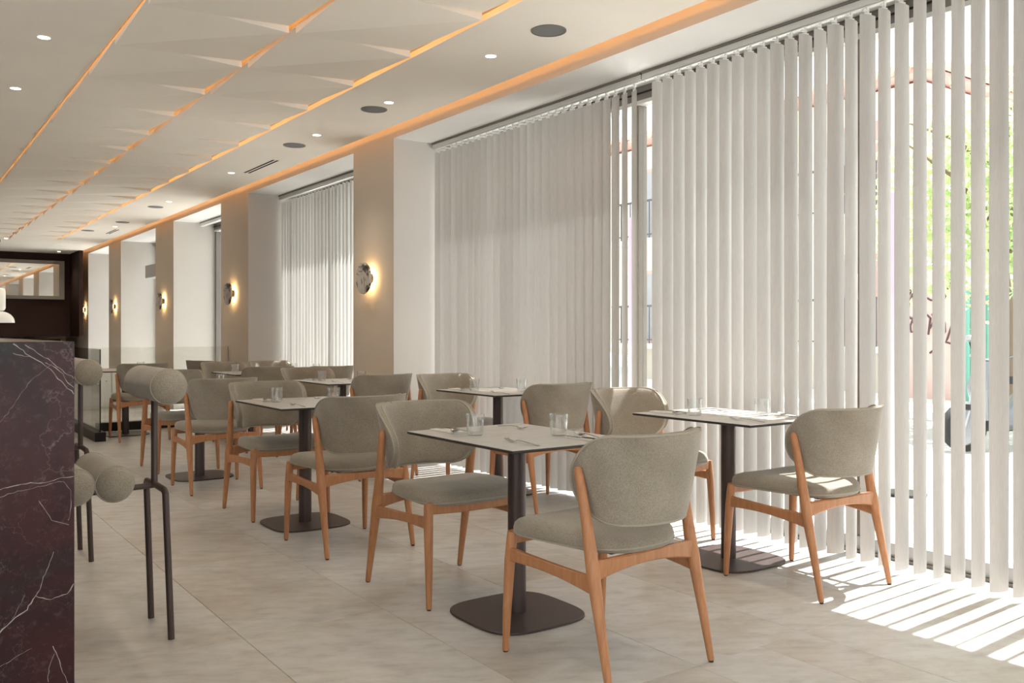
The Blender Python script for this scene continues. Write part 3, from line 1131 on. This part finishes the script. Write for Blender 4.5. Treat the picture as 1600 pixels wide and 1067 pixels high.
def bolster(r, L, n=28):
    rs = []
    prof = []
    for k in range(8):
        a = pi / 2 * k / 7
        prof.append((-L / 2 - 0.020 + 0.020 * (1 - cos(a)), r * (0.04 + 0.96 * sin(a)) * (0.95 if k < 7 else 1)))
    prof.append((-L / 2 + 0.006, r))
    prof += [(-y, q) for y, q in reversed(prof)]
    for y, q in prof:
        rs.append([(q * cos(2 * pi * k / n), y, q * sin(2 * pi * k / n)) for k in range(n)])
    return MB().rings(rs)


def ring_y(r, y, tr):
    pts = [(r * cos(2 * pi * k / 36), y, r * sin(2 * pi * k / 36)) for k in range(37)]
    return MB().tube(pts, tr, 6)


def make_stool():
    e = thing('bar_stool', (0, 0, 0), 0, 'stool', 'stool', 'bolster bar stools')
    for nm, x_, z_ in (('back_bolster', 0.0, 0.978), ('seat_bolster', -0.190, 0.627), ('seat_bolster', -0.325, 0.627)):
        o = bolster(0.067, 0.43).build(nm, 'boucle_fabric', e, smooth=60, loc=(x_, 0, z_))
        for yy in (-0.215, 0.215):
            ring_y(0.0665, yy, 0.0028).build('piping', 'piping_fabric', o, smooth=60)
    R_ = 0.0128
    MB().tube([(0, 0, 0.575), (0, 0, 0.92)], R_, 14).build('back_post', 'bronze_metal', e, smooth=40)
    MB().tube([(0.0, 0, 0.575), (-0.42, 0, 0.562)], R_ * 0.9, 12).build('seat_bar', 'bronze_metal', e, smooth=40)
    for s in (-1, 1):
        MB().tube([(0.0, 0, 0.580), (0.004, s * 0.135, 0.574), (0.005, s * 0.150, 0.562), (0.025, s * 0.157, 0.0)], R_, 14).build('leg', 'bronze_metal', e, smooth=40)
        MB().tube([(-0.42, 0, 0.562), (-0.425, s * 0.135, 0.556), (-0.427, s * 0.150, 0.544), (-0.445, s * 0.157, 0.0)], R_, 14).build('leg', 'bronze_metal', e, smooth=40)
    MB().tube([(-0.437, -0.153, 0.27), (-0.437, 0.153, 0.27)], R_ * 0.8, 12).build('foot_rail', 'bronze_metal', e, smooth=40)
    return e


stool0 = make_stool()
su = []
place(stool0, su, (0.895, 3.742, 0), 0, 'nearest bar stool with two seat bolsters and a bolster back, beside the marble counter')
place(stool0, su, (0.868, 5.19, 0), 0, 'second bar stool with bolster back, half hidden behind the marble counter')

# ================================================================== CEILING FITTINGS
dl_pos = [(0.79, 5.90, 'leftmost near downlight, left of the folded ceiling panels'), (0.79, 7.25, 'second downlight left of the folded ceiling panels'),
          (3.14, 4.68, 'nearest downlight between the folded panels and the window cove'), (3.145, 6.07, 'second downlight beside the middle ceiling speaker'),
          (3.145, 7.44, 'third downlight over the nearest pier'), (3.13, 9.74, 'downlight beside the slotted ceiling vent'),
          (3.145, 12.36, 'far downlight before the fourth ceiling speaker'), (3.16, 15.8, 'far downlight beside the second ceiling vent'),
          (1.91, 18.95, 'far warm downlight just past the end of the folded panels'), (3.16, 21.4, 'farthest downlight close to the dark hanging panel'),
          (0.79, 4.55, 'added fill downlight above the counter, out of the picture'), (0.79, 3.2, 'added fill downlight over the near end of the counter, out of the picture'),  # from here on unseen downlights, added to brighten the room
          (3.14, 2.9, 'added fill downlight over the sunlit table, out of the picture'), (3.14, 1.2, 'added fill downlight behind the last slats, out of the picture'),
          (0.79, 1.0, 'added fill downlight right above the camera, out of the picture'), (-1.2, 3.2, 'added fill downlight left of the counter, out of the picture'),
          (-1.2, 6.5, 'downlight in the left aisle, out of the picture'), (-1.2, 10.0, 'far added fill downlight along the left aisle, out of the picture'),
          (0.79, 8.7, 'third, added fill downlight left of the folded ceiling panels, out of the picture'), (0.79, 11.0, 'fourth, added fill downlight left of the folded panels, out of the picture')]


def make_downlight():
    e = thing('downlight', (0, 0, 0), 0, 'downlight', 'downlight', 'round recessed downlights')
    MB().lathe([(0.034, 0.0), (0.043, 0.0), (0.043, -0.0025), (0.034, -0.0025)], 28, caps=False).build('rim', 'white_plastic', e, smooth=40)
    MB().lathe([(0.001, -0.0012), (0.0345, -0.0012), (0.0345, -0.0004), (0.001, -0.0004)], 28).build('lens', 'lens_glow', e)
    return e


dl0 = make_downlight()
du = []
for x_, y_, lab in dl_pos:
    place(dl0, du, (x_, y_, CEIL), 0, lab)
    ld = bpy.data.lights.new('downlight_beam', 'SPOT')
    ld.energy = 9
    ld.color = (1.0, 0.86, 0.68)
    ld.spot_size = radians(95)
    ld.spot_blend = 0.8
    ld.shadow_soft_size = 0.05
    lo = bpy.data.objects.new('downlight_beam', ld)
    COL.objects.link(lo)
    lo.location = (x_, y_, CEIL - 0.012)

sp_pos = [(3.145, 4.09, 'largest and nearest round ceiling speaker with grey grille'), (3.145, 6.32, 'second round ceiling speaker, dark, beside a downlight'),
          (3.145, 7.96, 'third round ceiling speaker before the slotted vent'), (3.12, 12.98, 'fourth round ceiling speaker, far along the cove'),
          (3.13, 15.09, 'fifth and smallest round ceiling speaker far away'), (2.90, 16.66, 'farthest dark round ceiling fitting near the end of the panels')]


def make_speaker():
    e = thing('ceiling_speaker', (0, 0, 0), 0, 'speaker', 'speaker', 'round ceiling speakers')
    MB().lathe([(0.093, 0.0), (0.102, 0.0), (0.102, -0.005), (0.095, -0.006)], 40, caps=False).build('rim', 'frame_metal', e, smooth=40)
    MB().lathe([(0.001, -0.004), (0.096, -0.004), (0.096, -0.001), (0.001, -0.001)], 40).build('grille', 'speaker_grille', e, smooth=40)
    return e


sp0 = make_speaker()
spu = []
for x_, y_, lab in sp_pos:
    place(sp0, spu, (x_, y_, CEIL), 0, lab)


def vent(x_, y0, y1, lab):
    e = thing('ceiling_vent', (x_, (y0 + y1) / 2, CEIL), 0, lab, 'vent', 'slotted ceiling vents')
    L = (y1 - y0) / 2
    MB().box(-0.045, 0.045, -L - 0.01, L + 0.01, -0.0015, 0).build('frame', 'ceiling_paint', e)
    for s in (-1, 1):
        MB().box(s * 0.022 - 0.011, s * 0.022 + 0.011, -L, L, -0.003, -0.001).build('slot', 'slot_black', e)


vent(3.265, 8.76, 9.64, 'long double-slot air vent between two downlights')
vent(3.28, 16.2, 17.0, 'small far double-slot air vent near the end of the ceiling')

# ================================================================== WALL SCONCES


def make_sconce(seed):
    rnd = random.Random(seed)
    e = thing('wall_sconce', (0, 0, 0), 0, 'sconce', 'sconce', 'round stone wall sconces')
    ph = [rnd.uniform(0, 6.28) for _ in range(4)]
    n_ = 56

    def ring(s, x_):
        out = []
        for k in range(n_):
            a = 2 * pi * k / n_
            r_ = 0.148 * s * (1 + 0.03 * sin(2 * a + ph[0]) + 0.018 * sin(3 * a + ph[1]) + 0.012 * sin(5 * a + ph[2]))
            out.append((x_, r_ * cos(a) * 0.95, r_ * sin(a)))
        return out
    MB().rings([ring(0.97, -0.066), ring(1.0, -0.070), ring(1.0, -0.084), ring(0.97, -0.088)]).build('stone_disc', 'veined_stone', e, smooth=40)
    rs = [[(x_, r_ * cos(2 * pi * k / 24), r_ * sin(2 * pi * k / 24)) for k in range(24)] for x_, r_ in ((-0.001, 0.045), (-0.065, 0.045))]
    MB().rings(rs).build('hub', 'black_metal', e, smooth=40)
    rs = [[(x_, r_ * cos(2 * pi * k / 32), r_ * sin(2 * pi * k / 32)) for k in range(32)] for x_, r_ in ((-0.052, 0.072), (-0.062, 0.072), (-0.062, 0.0465), (-0.052, 0.0465), (-0.052, 0.072))]
    MB().rings(rs, 0, False, False).build('light_ring', 'sconce_glow', e)
    return e


sc_lab = ['nearest round marble wall sconce with dark veins on the first pier', 'second round stone wall sconce on the second pier',
          'third round stone wall sconce on the third pier', 'fourth round stone wall sconce, small, on the fourth pier', 'farthest wall sconce beside the dark hanging panel']
for i, y_ in enumerate((7.47, 11.38, 14.80, 18.40, 21.45)):
    s_ = make_sconce(i + 3)
    s_.location = (XW, y_, 1.676)
    s_['label'] = sc_lab[i]

# ================================================================== BALUSTRADE, CABINET, PENDANT
for (x0, x1, y0, y1, lab) in ((1.945, 1.957, 10.50, 13.3, 'clear glass balustrade running away from the camera beside the bar stools'),
                              (2.06, 3.685, 11.594, 11.606, 'clear glass balustrade across the aisle up to the second pier')):
    e = thing('glass_balustrade', (x0, y0, 0), 0, lab, 'balustrade', 'glass balustrades')
    dx, dy = x1 - x0, y1 - y0
    MB().box(0, dx, 0, dy, 0.06, 1.0).build('glass_pane', 'balustrade_glass', e)
    if dx < 0.1:
        MB().box(-0.05, dx + 0.05, -0.02, dy, 0, 0.10).build('base_channel', 'black_metal', e, bevel=0.004)
        MB().box(0.0, dx, -0.004, 0.0, 0.10, 1.0).build('edge', 'slot_black', e)
    else:
        MB().box(0.05, dx, -0.05, dy + 0.05, 0, 0.10).build('base_channel', 'black_metal', e, bevel=0.004)
        MB().box(dx - 0.004, dx, -0.001, dy + 0.001, 0.10, 1.0).build('edge', 'frame_grey', e)
sb = thing('low_cabinet', (2.95, 15.0, 0), 0, 'low pale cabinet with a timber top behind the glass balustrade', 'cabinet')
MB().box(-0.55, 0.55, 0.02, 0.45, 0.0, 0.57).build('body', 'white_paint', sb)
MB().box(-0.57, 0.57, -0.01, 0.47, 0.57, 0.605).build('top_board', 'wall_paint', sb, bevel=0.004)
for s in (-1, 1):
    d_ = MB().box(-0.265, 0.265, -0.0, 0.0195, 0.03, 0.56).build('door', 'white_paint', sb, bevel=0.002, loc=(s * 0.275, 0, 0))
    MB().lathe([(0.004, 0), (0.010, 0.0), (0.012, 0.006), (0.004, 0.014)], 14).build('knob', 'steel', d_, smooth=50, loc=(-s * 0.20, -0.014, 0.42))

pe = thing('pendant_lamp', (1.79, 19.25, 0), 0, 'white opal pendant lamp with a cylinder over a half dome at the left edge', 'lamp')
MB().lathe([(0.01, CEIL), (0.06, CEIL), (0.06, CEIL - 0.05), (0.01, CEIL - 0.06)], 24).build('canopy', 'black_metal', pe, smooth=40)
MB().tube([(0, 0, CEIL - 0.05), (0, 0, 2.0)], 0.006, 8).build('cable', 'black_metal', pe)
MB().lathe([(0.01, 2.01), (0.10, 2.01), (0.135, 1.99), (0.145, 1.95), (0.145, 1.64), (0.13, 1.60), (0.10, 1.585), (0.01, 1.585)], 36).build('upper_shade', 'opal_glass', pe, smooth=50)
MB().lathe([(0.01, 1.575)] + [(0.06 + 0.235 * sin(pi / 2 * k / 8), 1.375 + 0.20 * cos(pi / 2 * k / 8)) for k in range(9)] + [(0.295, 1.362), (0.28, 1.362), (0.01, 1.37)], 40).build('dome_shade', 'opal_glass', pe, smooth=50)
MB().lathe([(0.03, 1.57), (0.03, 1.59)], 16).build('neck', 'black_metal', pe)

# ================================================================== THE STREET
tag(MB().box(-60, 60, -40, 70, -0.4, -0.121).build('ground', 'asphalt'), 'sunlit street outside the windows', kind='structure')
tag(MB().box(XF + 0.07, 8.0, -30, 70, -0.119, -0.02).build('pavement', 'pavement'), 'pale pavement along the windows', kind='structure')
tag(MB().box(12.6, 15.9, -30, 70, -0.119, -0.0).build('far_pavement', 'pavement'), 'pale pavement across the street', kind='structure')


def building(x0, x1, y0, y1, h_, mat, label, rows, ny, roof=True, balc=True):
    e = thing('street_building', (x0, y0, 0), 0, label, 'building')
    L, D = y1 - y0, x1 - x0
    MB().box(0, D, 0, L, -0.1, h_).build('wall', mat, e)
    for z_ in rows:
        for k in range(ny):
            yy = (k + 0.5) * L / ny
            wn2 = MB().box(-0.06, 0.02, yy - 0.55, yy + 0.55, z_, z_ + 1.9).build('window', 'shutter_wood', e)
            MB().box(-0.075, -0.06, yy - 0.45, yy - 0.04, z_ + 0.1, z_ + 1.8).box(-0.075, -0.06, yy + 0.04, yy + 0.45, z_ + 0.1, z_ + 1.8).build('pane', 'window_dark', wn2)
            if balc:
                bl = MB().box(-0.75, 0, yy - 0.95, yy + 0.95, z_ - 0.12, z_ - 0.0).build('balcony', 'street_white', e)
                ra = MB()
                ra.box(-0.74, -0.70, yy - 0.94, yy + 0.94, z_ + 0.92, z_ + 0.97)
                ra.box(-0.74, -0.70, yy - 0.94, yy + 0.94, z_ + 0.08, z_ + 0.11)
                for j in range(17):
                    ys_ = yy - 0.93 + j * 1.86 / 16
                    ra.box(-0.73, -0.71, ys_ - 0.011, ys_ + 0.011, z_, z_ + 0.94)
                ra.build('railing', 'iron', bl)
    if roof:
        MB().box(-0.45, D, -0.3, L + 0.3, h_ + 0.06, h_ + 0.16).build('eave', 'eave_red', e)
        rf = MB().add([(-0.5, -0.35, h_ + 0.16), (-0.5, L + 0.35, h_ + 0.16), (D * 0.6, L + 0.35, h_ + 1.1), (D * 0.6, -0.35, h_ + 1.1), (D, L + 0.35, h_ + 0.16), (D, -0.35, h_ + 0.16)],
                      [(0, 1, 2, 3), (3, 2, 4, 5), (0, 3, 5), (1, 4, 2)]).build('roof', 'roof_tile', e)
        tl_ = MB()
        nT = int(L / 0.33)
        sl = math.atan2(0.94, D * 0.6 + 0.5)
        for k in range(nT):
            yy = -0.3 + k * 0.33
            tl_.tube([(-0.55, yy, h_ + 0.17), (D * 0.6, yy, h_ + 1.12)], 0.10, 8)
        tag(tl_.build('tile_rows', 'roof_tile', rf), kind='stuff')
    return e


building(16.5, 26, 9.6, 27.0, 6.05, 'street_cream', 'cream two-storey house with red tiled roof seen between the open slats', [0.9, 3.55], 6)
building(18.5, 28, 28.5, 60, 5.0, 'street_white', 'long white house down the street behind the closed blind', [0.8, 3.2], 8, False, False)
building(30, 40, -6.0, 12.0, 9.5, 'street_white', 'pale distant building above the tree tops', [1.5, 4.6], 6, False, False)
pw = MB().box(15.2, 15.5, 8.15, 9.5, -0.1, 2.35).build('street_wall', 'street_pink')
tag(pw, 'pink rendered street wall with dark graffiti scrawl', 'wall')
gf = MB()
rnd = random.Random(4)
for k in range(9):
    yy, zz = 8.3 + k * 0.125, 0.6 + rnd.random() * 1.2
    pts = [(15.19, yy + 0.14 * sin(q * 1.1 + k) * rnd.uniform(.6, 1.2), zz + 0.14 * q + 0.1 * cos(q * 1.7 + k)) for q in range(6)]
    gf.tube(pts, 0.018, 6)
gf.build('graffiti', 'spray_ink', pw)
tag(MB().box(15.25, 15.4, 7.15, 8.1, -0.1, 1.9).build('street_gate', 'street_teal'), 'teal green street gate beside the pink wall', 'gate')
for k in range(4):
    MB().box(15.22, 15.25, 7.19 + k * 0.27, 7.23 + k * 0.27, 0, 1.85).build('gate_rib', 'street_teal', bpy.data.objects['street_gate'])
tw = MB().box(17.6, 17.9, 27.05, 28.4, -0.1, 2.1).build('street_hoarding', 'street_tan')
tag(tw, 'tan hoarding down the street seen past the closed blind', 'hoarding')
gw = MB().box(15.3, 15.6, -8, 7.1, -0.1, 2.2).build('street_wall', 'street_white')
tag(gw, 'long pale garden wall across the street under the tree', 'wall')

# street tree
tr = thing('street_tree', (12.3, 6.0, 0), 0, 'leafy green street tree outside the open blind', 'tree')
MB().tube([(0, 0, -0.1), (0.05, 0.02, 1.3), (-0.05, 0.1, 2.6), (0.1, 0.0, 4.2)], [0.16, 0.13, 0.11, 0.05], 10).build('trunk', 'bark', tr, smooth=50)
brs = MB()
rnd = random.Random(8)
for k in range(9):
    a = rnd.uniform(0, 6.28)
    z_ = rnd.uniform(1.8, 3.4)
    brs.tube([(0, 0.05, z_), (0.8 * cos(a), 0.8 * sin(a), z_ + 0.6), (1.6 * cos(a), 1.6 * sin(a), z_ + 1.0)], [0.05, 0.03, 0.012], 6)
brs.build('branches', 'bark', tr)
lf_ = MB()
for k in range(3800):
    while True:
        p = Vector((rnd.uniform(-1, 1), rnd.uniform(-1, 1), rnd.uniform(-1, 1)))
        if p.length < 1:
            break
    p = p * (0.55 + 0.45 * rnd.random())
    c_ = Vector((p.x * 1.9, p.y * 2.3, 3.15 + p.z * 1.75))
    if rnd.random() < 0.25:
        c_.z -= 0.5
    q = Vector((rnd.uniform(-1, 1), rnd.uniform(-1, 1), rnd.uniform(-1, 1))).normalized()
    w_ = q.orthogonal().normalized()
    s_ = rnd.uniform(0.07, 0.13)
    fold = q.cross(w_) * 0.02
    lf_.add([c_ - q * s_, c_ + w_ * s_ * 0.45 + fold, c_ + q * s_, c_ - w_ * s_ * 0.45 + fold], [(0, 1, 2), (0, 2, 3)])
me_l = lf_.build('foliage', 'leaf', tr)
tag(me_l, kind='stuff')
t2 = copy_tree(tr)
t2.location = (13.6, 1.6, 0)
t2.rotation_euler = (0, 0, 1.3)
t2['label'] = 'second green street tree at the right edge behind the last slats'


def car(x_, y_, mat, label):
    e = thing('parked_car', (x_, y_, -0.12), 0, label, 'car', 'parked cars')
    prof = [(-2.1, 0.35), (-2.1, 0.75), (-1.9, 0.92), (-1.1, 0.98), (-0.55, 1.42), (0.75, 1.45), (1.45, 1.02), (2.0, 0.92), (2.1, 0.7), (2.1, 0.35)]
    rs = []
    for xx, s in ((-0.85, 0.93), (-0.80, 1.0), (0.80, 1.0), (0.85, 0.93)):
        rs.append([(xx * (0.86 if z_ > 1.1 else 1.0), yy * s, z_) for yy, z_ in prof])
    MB().rings(rs).build('body', mat, e, smooth=30, bevel=0.02)
    gl_ = [(-0.98, 1.0), (-0.52, 1.36), (0.72, 1.39), (1.3, 1.04)]
    rs = [[(xx * (0.885 if z_ > 1.1 else 1.0), yy, z_) for yy, z_ in gl_] for xx in (-0.862, 0.862)]
    MB().rings(rs).build('side_windows', 'car_glass', e)
    for yy in (-1.3, 1.3):
        for xx in (-0.78, 0.78):
            w_ = MB()
            w_.rings([[(xx + dx, yy + 0.32 * cos(2 * pi * k / 20), 0.32 + 0.32 * sin(2 * pi * k / 20)) for k in range(20)] for dx in (-0.1, 0.1)])
            wh = w_.build('wheel', 'tyre', e, smooth=40)
            MB().rings([[(xx + dx, yy + 0.2 * cos(2 * pi * k / 16), 0.32 + 0.2 * sin(2 * pi * k / 16)) for k in range(16)] for dx in (-0.105, 0.105)]).build('hub_cap', 'car_silver', wh)
    return e


def scooter(x_, y_, rz, mat, label):
    e = thing('parked_scooter', (x_, y_, -0.02 if x_ < 8 else -0.121), rz, label, 'scooter', 'parked scooters')
    for yy in (-0.62, 0.62):
        wh = MB().rings([[(dx, yy + r_ * cos(2 * pi * k / 20), 0.26 + r_ * sin(2 * pi * k / 20)) for k in range(20)] for dx, r_ in ((-0.05, 0.2), (-0.05, 0.26), (0.05, 0.26), (0.05, 0.2), (-0.05, 0.2))], 0, False, False).build('wheel', 'tyre', e, smooth=40)
        MB().rings([[(dx, yy + 0.2 * cos(2 * pi * k / 16), 0.26 + 0.2 * sin(2 * pi * k / 16)) for k in range(16)] for dx in (-0.02, 0.02)]).build('rim', 'car_silver', wh)
    MB().tube([(0, -0.85, 0.62), (0, -0.5, 0.60), (0, -0.15, 0.48), (0, 0.05, 0.34), (0, 0.35, 0.33)], [0.06, 0.16, 0.17, 0.13, 0.12], 14).build('body', mat, e, smooth=50)
    MB().tube([(0, -0.80, 0.78), (0, -0.45, 0.80), (0, 0.0, 0.77)], [0.07, 0.13, 0.09], 14, flat=0.5).build('seat', 'tyre', e, smooth=50)
    MB().tube([(0, 0.38, 0.34), (0, 0.44, 0.7), (0, 0.38, 0.98)], [0.10, 0.15, 0.09], 14, flat=0.5).build('leg_shield', mat, e, smooth=50)
    MB().tube([(0, 0.62, 0.26), (0, 0.52, 0.55), (0, 0.40, 0.98)], 0.03, 10).build('fork', 'car_silver', e, smooth=50)
    MB().tube([(-0.33, 0.24, 1.04), (-0.1, 0.36, 1.0), (0.1, 0.36, 1.0), (0.33, 0.24, 1.04)], 0.018, 8).build('handlebar', 'car_silver', e, smooth=50)
    for s in (-1, 1):
        MB().tube([(s * 0.2, 0.32, 1.02), (s * 0.24, 0.34, 1.2)], 0.008, 6).build('mirror_stalk', 'tyre', e)
        MB().lathe([(0.01, -0.05), (0.05, -0.02), (0.05, 0.02), (0.01, 0.05)], 12, (s * 0.24, 0.34, 1.24)).build('mirror', 'car_silver', e, smooth=50)


scooter(10.3, 4.95, 1.2, 'car_dark', 'dark parked scooter glimpsed between the rightmost slats')
scooter(10.6, 3.9, 1.35, 'car_silver', 'silver parked scooter at the right edge behind the last slats')
car(9.6, 13.2, 'car_silver', 'silver parked car glimpsed past the closed blind')

# magenta pennants on poles on the pavement
for (x_, y_, lab) in ((6.2, 3.75, 'slim magenta pennant outside the open blind'), (5.6, 5.95, 'slim magenta pennant outside the gap between the two blinds')):
    e = thing('pennant', (x_, y_, -0.02), 0, lab, 'banner', 'magenta pennants')
    MB().tube([(0, 0, 0), (0, 0, 2.3)], 0.012, 8).build('pole', 'rail_metal', e)
    MB().lathe([(0.01, 0), (0.16, 0), (0.16, 0.02), (0.01, 0.04)], 20).build('foot', 'black_metal', e)
    MB().box(-0.003, 0.003, 0.012, 0.13, 0.35, 2.25).build('cloth', 'magenta_vinyl', e)
